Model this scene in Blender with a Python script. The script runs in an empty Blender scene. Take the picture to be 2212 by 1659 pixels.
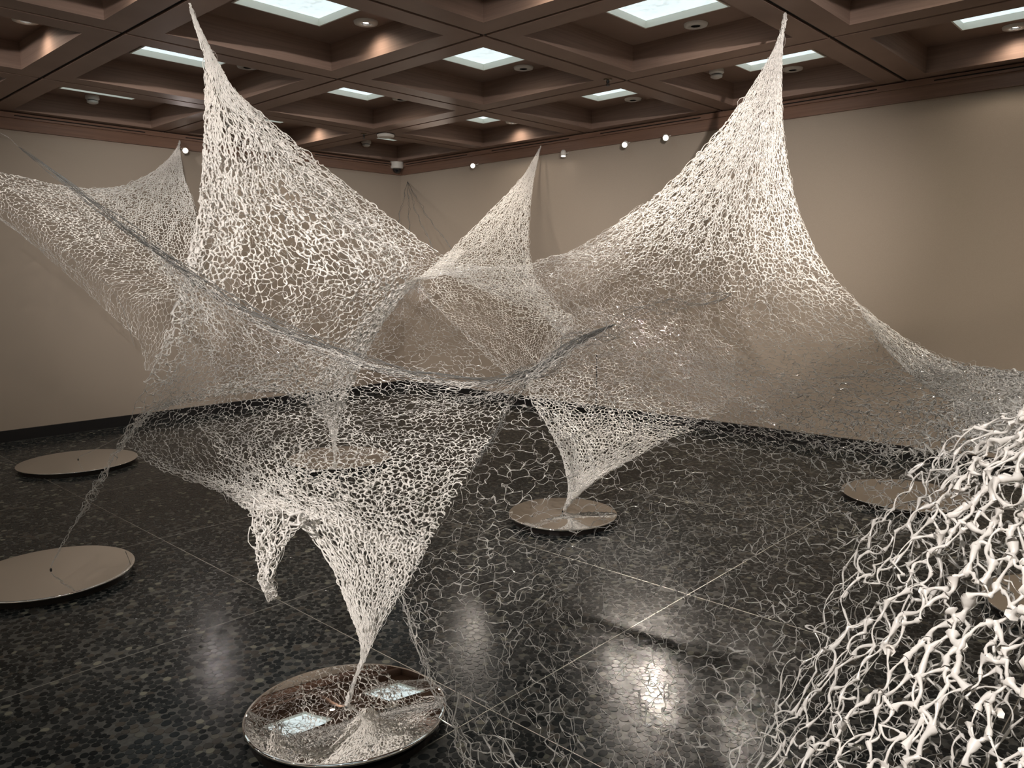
import bpy, bmesh, math, random
import numpy as np
from mathutils import Vector, Matrix, kdtree
random.seed(7); rng = np.random.default_rng(7)
C = bpy.context.scene.collection
S = bpy.context.scene
PI = math.pi

# ------------------------------------------------------------ camera
CAM = np.array([0.0, 0.0, 1.5776])
FWD = np.array([-0.67434296, 0.72597764, -0.1349742])
RGT = np.array([0.73314762, 0.68005023, -0.00512453])
UPV = np.array([-0.08806894, 0.1024117, 0.99083586])
FPX = 1680.76; PX0, PY0 = 1106.0, 829.5
cam = bpy.data.cameras.new('camera'); camo = bpy.data.objects.new('camera', cam); C.objects.link(camo)
cam.sensor_width = 36.0; cam.lens = FPX / 2212 * 36.0; cam.clip_start = 0.02
m = Matrix.Identity(4)
for i in range(3):
    m[i][0] = RGT[i]; m[i][1] = UPV[i]; m[i][2] = -FWD[i]; m[i][3] = CAM[i]
camo.matrix_world = m
S.camera = camo

# ------------------------------------------------------------ world, exposure
w = bpy.data.worlds.new('world'); S.world = w; w.use_nodes = True
w.node_tree.nodes['Background'].inputs[0].default_value = (0.9, 0.85, 0.8, 1)
w.node_tree.nodes['Background'].inputs[1].default_value = 0.0
S.view_settings.view_transform = 'Standard'
S.view_settings.look = 'None'
S.view_settings.exposure = 0.14
S.view_settings.gamma = 1.0
S.view_settings.use_curve_mapping = False
SKY_STRENGTH = 0.88          # skylight panes
DOWN_W = 9.0                # every coffer downlight, wide
SPOT_W = 260.0               # adjustable spotlights aimed at the nets
def add_spot(name, loc, target, watts, angle, blend=0.6, col=(1, .86, .70), radius=.035, parent=None):
    l = bpy.data.lights.new(name, 'SPOT'); l.energy = watts; l.spot_size = math.radians(angle)
    l.spot_blend = blend; l.color = col; l.shadow_soft_size = radius
    o = bpy.data.objects.new(name, l); C.objects.link(o)
    d = (Vector(target) - Vector(loc)).normalized()
    o.matrix_world = Matrix.Translation(loc) @ d.to_track_quat('-Z', 'Y').to_matrix().to_4x4()
    return o

FILL_R, FILL_L, FILL_B = 88.0, 46.0, 62.0   # unseen spots without fixtures, added to brighten the walls
for k in range(-4, 4):
    x = -2.17344 - (k + .5) * 1.66406
    add_spot('added_wall_fill', (x, 4.10, 3.345), (x, 7.19, .2), FILL_R * (1.8 if k < 0 else .9), 92, 1.0, (1, .87, .72), .06)
for k in range(-3, 3):
    y = 2.20435 + (k + .5) * 1.66406
    add_spot('added_wall_fill', (-5.72, y, 3.345), (-8.8, y, .2), FILL_L, 92, 1.0, (1, .89, .77), .06)
for k in range(-3, 3):
    y = 2.20435 + (k - .5) * 1.66406
    add_spot('added_wall_fill', (1.4, y, 3.1), (4.5, y, 1.2), FILL_B, 120, 1.0, (1, .87, .72), .06)
for k in range(-2, 4):
    x = -2.17344 - (k + .5) * 1.66406
    add_spot('added_wall_fill', (x, -1.6, 3.1), (x, -4.4, 1.2), FILL_B, 120, 1.0, (1, .87, .72), .06)
KEYS = [((.7, -.9, 2.95), (-4.4, 2.3, 2.35), 1250, 30), ((.9, .6, 2.95), (-2.3, 4.9, 2.3), 1150, 30),
        ((-1.2, -1.6, 2.95), (-3.0, 2.2, .6), 560, 40), ((.3, .2, 2.95), (-5.6, 6.0, 1.9), 1050, 26),
        ((-.4, -.7, 2.95), (-.1, 1.3, 1.1), 230, 62), ((-4.2, -1.6, 2.95), (-7.4, 3.0, 1.9), 480, 50),
        ((-2.4, .2, 2.95), (-2.9, 3.9, .6), 300, 40), ((.2, -.3, 2.95), (-4.9, 3.5, .9), 560, 22)]
for k_, (l_, t_, w_, a_) in enumerate(KEYS):  # unseen key spots without fixtures, added out of view to brighten the nets
    add_spot('added_net_key', l_, t_, w_, a_, 1.0, (1, .93, .87), .03)

# ------------------------------------------------------------ helpers
def ray(x, y):
    d = FWD + RGT * ((x - PX0) / FPX) + UPV * ((PY0 - y) / FPX)
    return d / np.linalg.norm(d)
def at(x, y, d):
    """world point seen at photo pixel (x, y) at distance d metres from the lens"""
    return CAM + ray(x, y) * d
def onplane(x, y, axis, val):
    r = ray(x, y); return CAM + r * ((val - CAM[axis]) / r[axis])
def tag(o, label=None, cat=None, group=None, kind=None):
    if label: o['label'] = label
    if cat: o['category'] = cat
    if group: o['group'] = group
    if kind: o['kind'] = kind
    return o
def empty(name, loc=(0, 0, 0)):
    o = bpy.data.objects.new(name, None); C.objects.link(o); o.location = loc
    o.empty_display_size = .05; return o
def link(name, me, parent=None, loc=None):
    o = bpy.data.objects.new(name, me); C.objects.link(o)
    if parent is not None: o.parent = parent
    if loc is not None: o.location = loc
    return o
def bm_obj(name, bm, mat, parent=None, loc=None, smooth=False):
    me = bpy.data.meshes.new(name); bm.normal_update(); bm.to_mesh(me); bm.free()
    me.materials.append(mat)
    if smooth: me.polygons.foreach_set('use_smooth', [True] * len(me.polygons))
    return link(name, me, parent, loc)
def box(bm, x0, x1, y0, y1, z0, z1):
    vs = [bm.verts.new((x, y, z)) for z in (z0, z1) for y in (y0, y1) for x in (x0, x1)]
    for f in ((0, 2, 3, 1), (4, 5, 7, 6), (0, 1, 5, 4), (2, 6, 7, 3), (0, 4, 6, 2), (1, 3, 7, 5)):
        bm.faces.new([vs[i] for i in f])
def lathe(bm, prof, n=32, cx=0, cy=0):
    """revolve (r, z) profile about the z axis"""
    rings = []
    for r, z in prof:
        if r < 1e-6: rings.append([bm.verts.new((cx, cy, z))])
        else: rings.append([bm.verts.new((cx + r * math.cos(2 * PI * k / n), cy + r * math.sin(2 * PI * k / n), z)) for k in range(n)])
    for a, b in zip(rings, rings[1:]):
        for k in range(n):
            k2 = (k + 1) % n
            if len(a) == 1 and len(b) == 1: continue
            if len(a) == 1: bm.faces.new((a[0], b[k2], b[k]))
            elif len(b) == 1: bm.faces.new((a[k], a[k2], b[0]))
            else: bm.faces.new((a[k], a[k2], b[k2], b[k]))
def quadring(bm, o, i, z):
    """flat square ring between outer rect o and inner rect i (x0,x1,y0,y1), at z"""
    A = [bm.verts.new((x, y, z)) for x, y in ((o[0], o[2]), (o[1], o[2]), (o[1], o[3]), (o[0], o[3]))]
    B = [bm.verts.new((x, y, z)) for x, y in ((i[0], i[2]), (i[1], i[2]), (i[1], i[3]), (i[0], i[3]))]
    for k in range(4): bm.faces.new((A[k], A[(k + 1) % 4], B[(k + 1) % 4], B[k]))
def skirt(bm, r, z0, z1):
    A = [bm.verts.new((x, y, z0)) for x, y in ((r[0], r[2]), (r[1], r[2]), (r[1], r[3]), (r[0], r[3]))]
    B = [bm.verts.new((x, y, z1)) for x, y in ((r[0], r[2]), (r[1], r[2]), (r[1], r[3]), (r[0], r[3]))]
    for k in range(4): bm.faces.new((A[k], A[(k + 1) % 4], B[(k + 1) % 4], B[k]))

# ------------------------------------------------------------ materials
def mat(name, col, rough=.5, metal=0, spec=.5, coat=0, emit=None, es=0):
    M = bpy.data.materials.new(name); M.use_nodes = True
    b = M.node_tree.nodes['Principled BSDF']
    b.inputs['Base Color'].default_value = (*col, 1); b.inputs['Roughness'].default_value = rough
    b.inputs['Metallic'].default_value = metal; b.inputs['Specular IOR Level'].default_value = spec
    b.inputs['Coat Weight'].default_value = coat
    if emit: b.inputs['Emission Color'].default_value = (*emit, 1); b.inputs['Emission Strength'].default_value = es
    return M
def nn(M, t, **kw):
    n = M.node_tree.nodes.new(t)
    for k, v in kw.items():
        if k in n.inputs: n.inputs[k].default_value = v
        else: setattr(n, k, v)
    return n
def vary(M, c1, c2, scale=3.0, stretch=(1, 1, 1), detail=4, bump=0, lo=.3, hi=.7, coords='Object', rough=None):
    L = M.node_tree.links; b = M.node_tree.nodes['Principled BSDF']
    tc = nn(M, 'ShaderNodeTexCoord'); mp = nn(M, 'ShaderNodeMapping'); mp.inputs['Scale'].default_value = stretch
    no = nn(M, 'ShaderNodeTexNoise', Scale=scale, Detail=detail)
    cr = nn(M, 'ShaderNodeValToRGB'); cr.color_ramp.elements[0].position = lo; cr.color_ramp.elements[1].position = hi
    cr.color_ramp.elements[0].color = (*c1, 1); cr.color_ramp.elements[1].color = (*c2, 1)
    L.new(tc.outputs[coords], mp.inputs[0]); L.new(mp.outputs[0], no.inputs['Vector'])
    L.new(no.outputs['Fac'], cr.inputs[0]); L.new(cr.outputs[0], b.inputs['Base Color'])
    if bump:
        bp = nn(M, 'ShaderNodeBump', Strength=bump, Distance=.002); L.new(no.outputs['Fac'], bp.inputs['Height']); L.new(bp.outputs[0], b.inputs['Normal'])
    return M
WOOD = vary(mat('ceiling_wood', (.3, .2, .15), .58, spec=.2), (.215, .145, .115), (.275, .19, .152), 3, (.6, .6, 26), 5)
WOOD2 = vary(mat('trim_wood', (.17, .08, .05), .45), (.15, .085, .06), (.20, .115, .08), 3, (.6, .6, 20), 5)
DARK = mat('dark_gap', (.004, .0035, .003), .9)
WALL = vary(mat('wall_fabric', (.6, .53, .43), .85, spec=.2), (.33, .278, .228), (.36, .303, .25), 260, (1, 1, 1), 3, bump=.15)
WALLB = mat('gallery_wall', (.66, .6, .52), .9)
BASE = mat('baseboard_black', (.012, .012, .013), .35)
WHITE = mat('white_plastic', (.62, .6, .56), .45)
CREAM = mat('skylight_frame_cream', (.78, .76, .68), .5)
BLACKM = mat('black_metal', (.01, .01, .01), .35)
LENS_ON = mat('lamp_lens_lit', (1, 1, 1), .3, emit=(1, .9, .8), es=14)
MIRROR = mat('mirror_top', (.86, .85, .83), .012, metal=1)
EDGE = mat('plinth_black', (.015, .012, .011), .3)
STRIP = mat('metal_strip', (.5, .48, .44), .42, metal=1)
GROUT = vary(mat('floor_matrix', (.07, .07, .066), .24, spec=.13), (.05, .05, .047), (.085, .085, .079), 60, (1, 1, 1), 4)
# skylight pane: frosted with faint crackle
PANE = mat('skylight_pane', (.8, .85, .85), .4, emit=(.80, .95, 1.0), es=SKY_STRENGTH)
_v = nn(PANE, 'ShaderNodeTexNoise', Scale=22, Detail=6); _t = nn(PANE, 'ShaderNodeTexCoord'); _r = nn(PANE, 'ShaderNodeValToRGB')
_r.color_ramp.elements[0].position = .34; _r.color_ramp.elements[0].color = (.62, .74, .76, 1)
_r.color_ramp.elements[1].position = .46; _r.color_ramp.elements[1].color = (.78, .93, .97, 1)
PANE.node_tree.links.new(_t.outputs['Object'], _v.inputs['Vector']); PANE.node_tree.links.new(_v.outputs['Fac'], _r.inputs[0])
PANE.node_tree.links.new(_r.outputs[0], PANE.node_tree.nodes['Principled BSDF'].inputs['Emission Color'])
# pebbles: tone attribute
PEB = mat('polished_pebble', (.03, .03, .03), .19, spec=.12)
_a = nn(PEB, 'ShaderNodeAttribute', attribute_name='tone'); _r = nn(PEB, 'ShaderNodeValToRGB')
cr = _r.color_ramp; cr.elements[0].color = (.005, .007, .008, 1); cr.elements[1].color = (.17, .165, .13, 1); cr.elements[1].position = 1
for p_, c_ in ((.45, (.012, .015, .016)), (.8, (.028, .030, .030)), (.93, (.06, .052, .042)), (.97, (.10, .10, .085))):
    e_ = cr.elements.new(p_); e_.color = (*c_, 1)
PEB.node_tree.links.new(_a.outputs['Fac'], _r.inputs[0]); PEB.node_tree.links.new(_r.outputs[0], PEB.node_tree.nodes['Principled BSDF'].inputs['Base Color'])
# glue net: milky where thick, clear and greyer where drawn thin
NET = mat('milky_glue', (.8, .76, .71), .28, spec=.85)
_a = nn(NET, 'ShaderNodeAttribute', attribute_name='thick'); _r = nn(NET, 'ShaderNodeValToRGB')
_r.color_ramp.elements[0].color = (.46, .445, .425, 1); _r.color_ramp.elements[1].color = (.94, .905, .865, 1)
_r.color_ramp.elements[0].position = .03; _r.color_ramp.elements[1].position = .7
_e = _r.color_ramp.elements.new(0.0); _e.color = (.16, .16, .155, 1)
NET.node_tree.links.new(_a.outputs['Fac'], _r.inputs[0]); NET.node_tree.links.new(_r.outputs[0], NET.node_tree.nodes['Principled BSDF'].inputs['Base Color'])
_r2 = nn(NET, 'ShaderNodeMapRange'); _r2.inputs['To Min'].default_value = .07; _r2.inputs['To Max'].default_value = .4
NET.node_tree.links.new(_a.outputs['Fac'], _r2.inputs[0]); NET.node_tree.links.new(_r2.outputs[0], NET.node_tree.nodes['Principled BSDF'].inputs['Roughness'])

# ------------------------------------------------------------ room shell
CE = 3.1776; SP = 1.66406; GX0 = -2.17344; GY0 = 2.20435
XL, YR = -8.80, 7.19; XB, YB = GX0 + 4 * SP, GY0 - 4 * SP
def slab(name, x0, x1, y0, y1, z0, z1, M):
    bm = bmesh.new(); box(bm, x0, x1, y0, y1, z0, z1)
    bmesh.ops.recalc_face_normals(bm, faces=bm.faces)
    return tag(bm_obj(name, bm, M), kind='structure')
floor = slab('floor', XL - .1, XB + .1, YB - .1, YR + .1, -.12, 0, GROUT)
ceiling = slab('ceiling', XL - .1, XB + .1, YB - .1, YR + .1, CE + .32, CE + .42, DARK)
slab('wall_left', XL - .1, XL, YB - .1, YR + .1, 0, CE + .32, WALL)
slab('wall_right', XL, XB + .1, YR, YR + .1, 0, CE + .32, WALL)
slab('wall_back', XB, XB + .1, YB - .1, YR, 0, CE + .32, WALLB)
slab('wall_front', XL, XB, YB - .1, YB, 0, CE + .32, WALLB)
slab('baseboard_left', XL, XL + .025, YB, YR, 0, .112, BASE)
slab('baseboard_right', XL + .025, XB, YR - .025, YR, 0, .112, BASE)
# timber fascia under the coffers, a narrow soffit strip with dark air slots
for nm, a in (('trim_1', 0), ('trim_2', 1)):
    bm = bmesh.new()
    if a == 0:
        box(bm, XL, XL + .045, YB, YR, 3.012, 3.118); box(bm, XL, XL + .075, YB, YR, 3.118, 3.166)
    else:
        box(bm, XL + .075, XB, YR - .03, YR, 3.012, 3.118); box(bm, XL + .075, XB, YR - .06, YR, 3.118, 3.166)
    tr = tag(bm_obj(nm, bm, WOOD2), kind='structure')
    for k in range(-4, 4):
        bm = bmesh.new()
        if a == 0:
            if k > 2: continue
            y = GY0 + k * SP; box(bm, XL + .075, XL + .077, y + .22, y + SP - .22, 3.136, 3.146)
        else:
            x = GX0 - k * SP; box(bm, x - SP + .22, x - .22, YR - .062, YR - .06, 3.136, 3.146)
        s_ = bm_obj('air_slot', bm, DARK, tr)

# coffers -------------------------------------------------------------------
g = .015; b0 = .113 * SP; RD = .20
def coffer_mesh():
    bm = bmesh.new()
    o = (g, SP - g, g, SP - g); i = (b0, SP - b0, b0, SP - b0); w0 = (.3 * SP, .705 * SP, .3 * SP, .705 * SP)
    quadring(bm, o, i, 0); skirt(bm, o, 0, .22); skirt(bm, i, 0, RD); quadring(bm, i, w0, RD); skirt(bm, w0, RD, RD + .06)
    bmesh.ops.remove_doubles(bm, verts=bm.verts, dist=1e-5)
    bmesh.ops.recalc_face_normals(bm, faces=bm.faces)
    me = bpy.data.meshes.new('coffer'); bm.to_mesh(me); bm.free(); me.materials.append(WOOD); return me
def frame_mesh():
    bm = bmesh.new(); a, b = .3 * SP, .705 * SP; t = .028
    for z, s in ((RD - .006, 0),):
        quadring(bm, (a, b, a, b), (a + .012, b - .012, a + .012, b - .012), RD - .006)
        skirt(bm, (a, b, a, b), RD - .006, RD + .02)
        skirt(bm, (a + .012, b - .012, a + .012, b - .012), RD - .006, RD + .075)
    bmesh.ops.remove_doubles(bm, verts=bm.verts, dist=1e-5); bmesh.ops.recalc_face_normals(bm, faces=bm.faces)
    me = bpy.data.meshes.new('skylight_frame'); bm.to_mesh(me); bm.free(); me.materials.append(CREAM); return me
def pane_mesh():
    bm = bmesh.new(); a, b = .3 * SP + .012, .705 * SP - .012; box(bm, a, b, a, b, RD + .045, RD + .06)
    bmesh.ops.recalc_face_normals(bm, faces=bm.faces)
    me = bpy.data.meshes.new('skylight_pane'); bm.to_mesh(me); bm.free(); me.materials.append(PANE); return me
cm, fm, pm = coffer_mesh(), frame_mesh(), pane_mesh()
def cell_origin(r, c): return (GX0 - (r + 1) * SP, GY0 + c * SP, CE)
for r in range(-4, 4):
    for c in range(-4, 3):
        k = link('coffer', cm, ceiling, cell_origin(r, c))
        link('skylight_frame', fm, k); link('skylight_pane', pm, k)

for k in range(-3, 5):  # near-black bars added inside the open gaps to stand for their shade
    bm = bmesh.new(); x = GX0 - k * SP; box(bm, x - g - .001, x + g + .001, YB, YR, CE + .012, CE + .03); bmesh.ops.recalc_face_normals(bm, faces=bm.faces); bm_obj('gap_shade_bar', bm, DARK, ceiling)
for k in range(-4, 4):
    bm = bmesh.new(); y = GY0 + k * SP; box(bm, XL, XB, y - g - .001, y + g + .001, CE + .0125, CE + .0305); bmesh.ops.recalc_face_normals(bm, faces=bm.faces); bm_obj('gap_shade_bar', bm, DARK, ceiling)

# ------------------------------------------------------------ floor: strips and pebbles
T = 1.42; FX0, FY0 = -3.31, 1.905
for k in range(-4, 6):
    x = FX0 + k * T
    if XL < x < XB:
        bm = bmesh.new(); box(bm, x - .0016, x + .0016, YB, YR - .03, -.002, .0016); bm_obj('metal_strip', bm, STRIP, floor)
for k in range(-4, 5):
    y = FY0 + k * T
    if YB < y < YR:
        bm = bmesh.new(); box(bm, XL + .03, XB, y - .0016, y + .0016, -.002, .0016); bm_obj('metal_strip', bm, STRIP, floor)
NA = 10
def pebble_field(seed, n=2250):
    rg = np.random.default_rng(seed); P = rg.uniform(.012, T - .012, (n, 2))
    smp = rg.uniform(0, T, (26000, 2))
    for _ in range(3):
        kd = kdtree.KDTree(n)
        for i, q in enumerate(P): kd.insert((q[0], q[1], 0), i)
        kd.balance(); acc = np.zeros((n, 3))
        for q in smp:
            i = kd.find((q[0], q[1], 0))[1]; acc[i] += (q[0], q[1], 1)
        ok = acc[:, 2] > 0; P[ok] = .35 * P[ok] + .65 * acc[ok, :2] / acc[ok, 2:3]
    kd = kdtree.KDTree(n)
    for i, q in enumerate(P): kd.insert((q[0], q[1], 0), i)
    kd.balance()
    th = np.arange(NA) * 2 * PI / NA
    out = []
    for i, q in enumerate(P):
        if rg.random() < .05: continue
        nb = np.array([[c_[0][0] - q[0], c_[0][1] - q[1]] for c_ in kd.find_n((q[0], q[1], 0), 9)[1:]])
        d = np.hypot(nb[:, 0], nb[:, 1]); ph = np.arctan2(nb[:, 1], nb[:, 0])
        cs = np.cos(th[:, None] - ph[None]); rr = np.where(cs > .12, d[None] / 2 / np.maximum(cs, .12), 9).min(1)
        for v_, dd in ((q[0], 0), (T - q[0], 0)): pass
        a, b, al = rg.uniform(.018, .029), rg.uniform(.0125, .019), rg.uniform(0, PI)
        el = a * b / np.sqrt((b * np.cos(th - al)) ** 2 + (a * np.sin(th - al)) ** 2)
        rr = np.minimum(rr - .0009, el); rr = (np.roll(rr, 1) + 2.2 * rr + np.roll(rr, -1)) / 4.2
        pts = q + np.stack([rr * np.cos(th), rr * np.sin(th)], 1)
        pts = np.clip(pts, .004, T - .004)
        out.append((q, pts, rg.random()))
    return out
def pebble_mesh(name, peb, origin=None):
    n = len(peb); V = np.zeros((n, 2 * NA, 3)); tone = np.zeros((n, 2 * NA))
    for k, (q, pts, t) in enumerate(peb):
        V[k, :NA, :2] = pts; V[k, :NA, 2] = -.001
        V[k, NA:, :2] = q + (pts - q) * .93; V[k, NA:, 2] = .0010 + .0004 * t
        tone[k] = t
    if origin is not None: V[..., :2] -= origin
    idx = np.arange(NA); nx = (idx + 1) % NA
    side = np.stack([idx, nx, nx + NA, idx + NA], 1)
    F = []
    for k in range(n):
        o = 2 * NA * k
        F.extend((side + o).tolist()); F.append(list(range(o + NA, o + 2 * NA)))
    me = bpy.data.meshes.new(name); me.from_pydata(V.reshape(-1, 3).tolist(), [], F)
    at_ = me.attributes.new('tone', 'FLOAT', 'POINT'); at_.data.foreach_set('value', tone.reshape(-1))
    me.materials.append(PEB); return me
fields = [pebble_field(s) for s in (1, 2, 3)]
fmesh = [pebble_mesh('pebbles', f_) for f_ in fields]
def proj(P):
    d = np.asarray(P) - CAM; z = d @ FWD
    return PX0 + FPX * (d @ RGT) / z, PY0 - FPX * (d @ UPV) / z, z
def rotq(q, k):
    q = np.array(q, float)
    for _ in range(k): q = np.stack([T - q[..., 1], q[..., 0]], -1)
    return q
tiles, cands = [], []
DISCS_ = [(-2.214, 1.503, .355), (-4.503, 1.236, .403)]
for ix in range(-4, 6):
    for iy in range(-3, 4):
        ox, oy = FX0 + ix * T, FY0 + iy * T
        vis = False
        for a in (0, .5, 1):
            for b_ in (0, .5, 1):
                x_, y_, z_ = proj((ox + a * T, oy + b_ * T, 0))
                if z_ > .3 and -500 < x_ < 2700 and y_ < 2300: vis = True
        if not vis or ox + T < XL or oy > YR: continue
        v_, k_ = (ix * 3 + iy * 7) % 3, (ix + 2 * iy) % 4
        tiles.append((ix, iy, ox, oy, v_, k_))
        cx_, cy_ = ox + T / 2, oy + T / 2
        if math.hypot(cx_, cy_) < 4.2:
            for j, (q, pts, t) in enumerate(fields[v_]):
                qq = rotq(q, k_); X, Y = qq[0] + ox, qq[1] + oy
                x_, y_, z_ = proj((X, Y, 0))
                if z_ > 0 and 0 < x_ < 2212 and 0 < y_ < 1659 and all(math.hypot(X - a, Y - b_) > r_ for a, b_, r_ in DISCS_):
                    cands.append((z_, (ix, iy), j))
cands.sort(); chosen = {}
for z_, t_, j in cands[:300]: chosen.setdefault(t_, set()).add(j)
for ix, iy, ox, oy, v_, k_ in tiles:
    # clip tiles to the room by leaving out pebbles past the walls
    pick = chosen.get((ix, iy), set()); fld = fields[v_]
    def inside(q):
        qq = rotq(q, k_); return XL + .05 < qq[0] + ox < XB and YB < qq[1] + oy < YR - .05
    edge_ = ox < XL + .05 or oy + T > YR - .05
    me = fmesh[v_] if not pick and not edge_ else pebble_mesh('pebbles', [p_ for j, p_ in enumerate(fld) if j not in pick and inside(p_[0])])
    off = [(0, 0), (T, 0), (T, T), (0, T)][k_]
    o = link('pebbles', me, floor, (ox + off[0], oy + off[1], 0)); o.rotation_euler.z = k_ * PI / 2; o['kind'] = 'stuff'
    for j in pick:
        q, pts, t = fld[j]
        me = pebble_mesh('pebble', [fld[j]], q); qq = rotq(q, k_)
        o = link('pebble', me, floor, (qq[0] + ox, qq[1] + oy, 0)); o.rotation_euler.z = k_ * PI / 2

# ------------------------------------------------------------ mirror discs
def disc(cx, cy, R, label, tilt=0):
    t = tag(empty('mirror_disc', (cx, cy, 0)), label, 'mirror', 'round mirror discs on the pebble floor')
    bm = bmesh.new(); lathe(bm, [(0, .002), (R - .02, .002), (R - .02, .036 - .010 * (tilt > 0)), (0, .036 - .010 * (tilt > 0))], 72)
    bmesh.ops.recalc_face_normals(bm, faces=bm.faces); bm_obj('plinth', bm, EDGE, t)
    bm = bmesh.new()
    prof = [(0, .0365), (R - .001, .0365), (R, .0375), (R, .0485 - R * R / 33), (R - .0012, .0495 - R * R / 33)]
    for k in range(40, -1, -1):
        r = (R - .0012) * k / 40 * .995; prof.append((r, .05 - r * r / 33.0 + .0006 * math.exp(-(r / .06) ** 2)))
    lathe(bm, prof, 96); bmesh.ops.recalc_face_normals(bm, faces=bm.faces)
    if tilt:
        bmesh.ops.translate(bm, verts=bm.verts, vec=(0, 0, .006))
        bmesh.ops.rotate(bm, verts=bm.verts, cent=(0, 0, .04), matrix=Matrix.Rotation(math.radians(-tilt), 3, Vector((.733, .68, 0))))
    bm_obj('mirror_plate', bm, MIRROR, t, smooth=True)
    bm = bmesh.new(); lathe(bm, [(0, .0475), (.006, .0475), (.006, .056), (.003, .060), (0, .061)], 12)
    bmesh.ops.recalc_face_normals(bm, faces=bm.faces); bm_obj('anchor_pin', bm, BLACKM, t)
    return t
disc(-2.214, 1.503, .355, 'round mirror in front, reflecting the brown ceiling and bright skylights', 2.2)
disc(-4.503, 1.236, .403, 'round mirror cut by the left frame edge, nearer of the two at left')
disc(-7.181, 2.251, .463, 'round mirror near the left wall baseboard, farther of the two at left')
disc(-5.606, 3.83, .442, 'round mirror seen through the net, under the middle net foot')
disc(-3.134, 3.858, .355, 'round mirror in the centre of the floor under the white pointed net foot')
disc(-1.602, 5.837, .429, 'round mirror at right near the far baseboard, behind the coarse net')
disc(-.41, 4.34, .40, 'round mirror cut by the right frame edge, behind the coarse net')

# ------------------------------------------------------------ ceiling fittings
def ceiling_lamp(r, c, lit):
    x, y, z = GX0 - (r + .513) * SP, GY0 + (c + .81) * SP, CE + RD
    return x, y, z
_dm = {}
def downlight(r, c, lit, label, group):
    x, y, z = ceiling_lamp(r, c, lit)
    t = tag(empty('downlight', (x, y, z)), label, 'downlight', group)
    if 'ring' not in _dm:
        bm = bmesh.new(); lathe(bm, [(.034, .0), (.034, -.016), (.06, -.020), (.082, -.014), (.086, 0)], 32); bmesh.ops.recalc_face_normals(bm, faces=bm.faces)
        o = bm_obj('trim_ring', bm, WHITE, t, smooth=True); _dm['ring'] = o.data
        bm = bmesh.new(); lathe(bm, [(.034, -.015), (.033, -.004), (0, -.004)], 24); bmesh.ops.recalc_face_normals(bm, faces=bm.faces)
        o = bm_obj('reflector', bm, BLACKM, t); _dm['refl'] = o.data
        bm = bmesh.new(); lathe(bm, [(0, -.007), (.02, -.0065), (.022, -.004)], 20); bmesh.ops.recalc_face_normals(bm, faces=bm.faces)
        o = bm_obj('lamp', bm, LENS_ON, t); _dm['lamp'] = o.data
        if not lit: bpy.data.objects.remove(o)
    else:
        link('trim_ring', _dm['ring'], t); link('reflector', _dm['refl'], t)
        if lit: link('lamp', _dm['lamp'], t)
    return t
LIT = {(1, 0): 1, (-1, 2): 1, (2, -1): 1, (2, 2): 1, (3, 1): 1, (0, -1): 1, (-1, 0): 1, (-2, -2): 1, (1, -2): 1, (-3, 0): 1, (3, -2): 1, (-2, 1): 1, (0, 0): 1, (1, -1): 1}
DL_LABEL = {
 (1, 0): 'lit round downlight beside the big top left skylight', (0, 1): 'unlit round downlight beside the big top centre skylight',
 (1, 1): 'unlit round downlight right of the central diamond skylight', (0, 2): 'unlit round downlight behind the tall right net peak',
 (1, 2): 'unlit round downlight right of the flat skylight over the wall spotlights', (2, 2): 'lit small round downlight by the far right wall skylight',
 (2, 1): 'unlit round downlight half hidden by a beam near the centre left skylight', (-1, 2): 'lit round downlight at the top right frame edge',
 (2, -1): 'lit round downlight in the dark coffer at top left', (2, 0): 'unlit round downlight just right of the tall left net peak'}
for r in range(-4, 4):
    for c in range(-4, 3):
        if (r, c) in DL_LABEL:
            downlight(r, c, (r, c) in LIT, DL_LABEL[(r, c)], 'round downlights in the ceiling coffers')
        if (r, c) in LIT:
            x, y, z = ceiling_lamp(r, c, 1)
            add_spot('downlight_beam', (x, y, z - .025), (x, y, 0), DOWN_W, 150, 1.0, (1, .84, .68), .03)

def detector(loc, label):
    t = tag(empty('smoke_detector', loc), label, 'detector', 'white smoke detectors')
    bm = bmesh.new(); lathe(bm, [(0, 0), (.062, 0), (.064, -.03), (.05, -.042), (0, -.042)], 28); bmesh.ops.recalc_face_normals(bm, faces=bm.faces); bm_obj('base', bm, WHITE, t)
    bm = bmesh.new(); lathe(bm, [(0, -.042), (.044, -.042), (.044, -.05), (0, -.05)], 28); bmesh.ops.recalc_face_normals(bm, faces=bm.faces); bm_obj('vent_gap', bm, BLACKM, t)
    bm = bmesh.new(); lathe(bm, [(0, -.05), (.052, -.05), (.05, -.066), (.03, -.076), (0, -.078)], 28); bmesh.ops.recalc_face_normals(bm, faces=bm.faces); bm_obj('cap', bm, WHITE, t, smooth=True)
for px, py, lb in ((199, 207, 'white smoke detector in the left coffer, under a thin sliver of skylight'),
                   (1548, 150, 'white smoke detector in the coffer left of the tall right net peak'),
                   (791, 304, 'white smoke detector in the far corner coffer')):
    detector(tuple(onplane(px, py, 2, CE + RD)), lb)
p_ = onplane(833, 290, 2, CE)
t = tag(empty('ceiling_speaker', tuple(p_)), 'flat round white disc on the beam crossing near the far corner', 'speaker')
bm = bmesh.new(); lathe(bm, [(0, 0), (.095, 0), (.098, -.02), (.085, -.035), (0, -.035)], 32); bmesh.ops.recalc_face_normals(bm, faces=bm.faces); bm_obj('cover', bm, WHITE, t)
bm = bmesh.new(); lathe(bm, [(0, -.0005), (.103, -.0005), (.103, -.006), (0, -.006)], 32); bmesh.ops.recalc_face_normals(bm, faces=bm.faces); bm_obj('gasket', bm, BLACKM, t)
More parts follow.
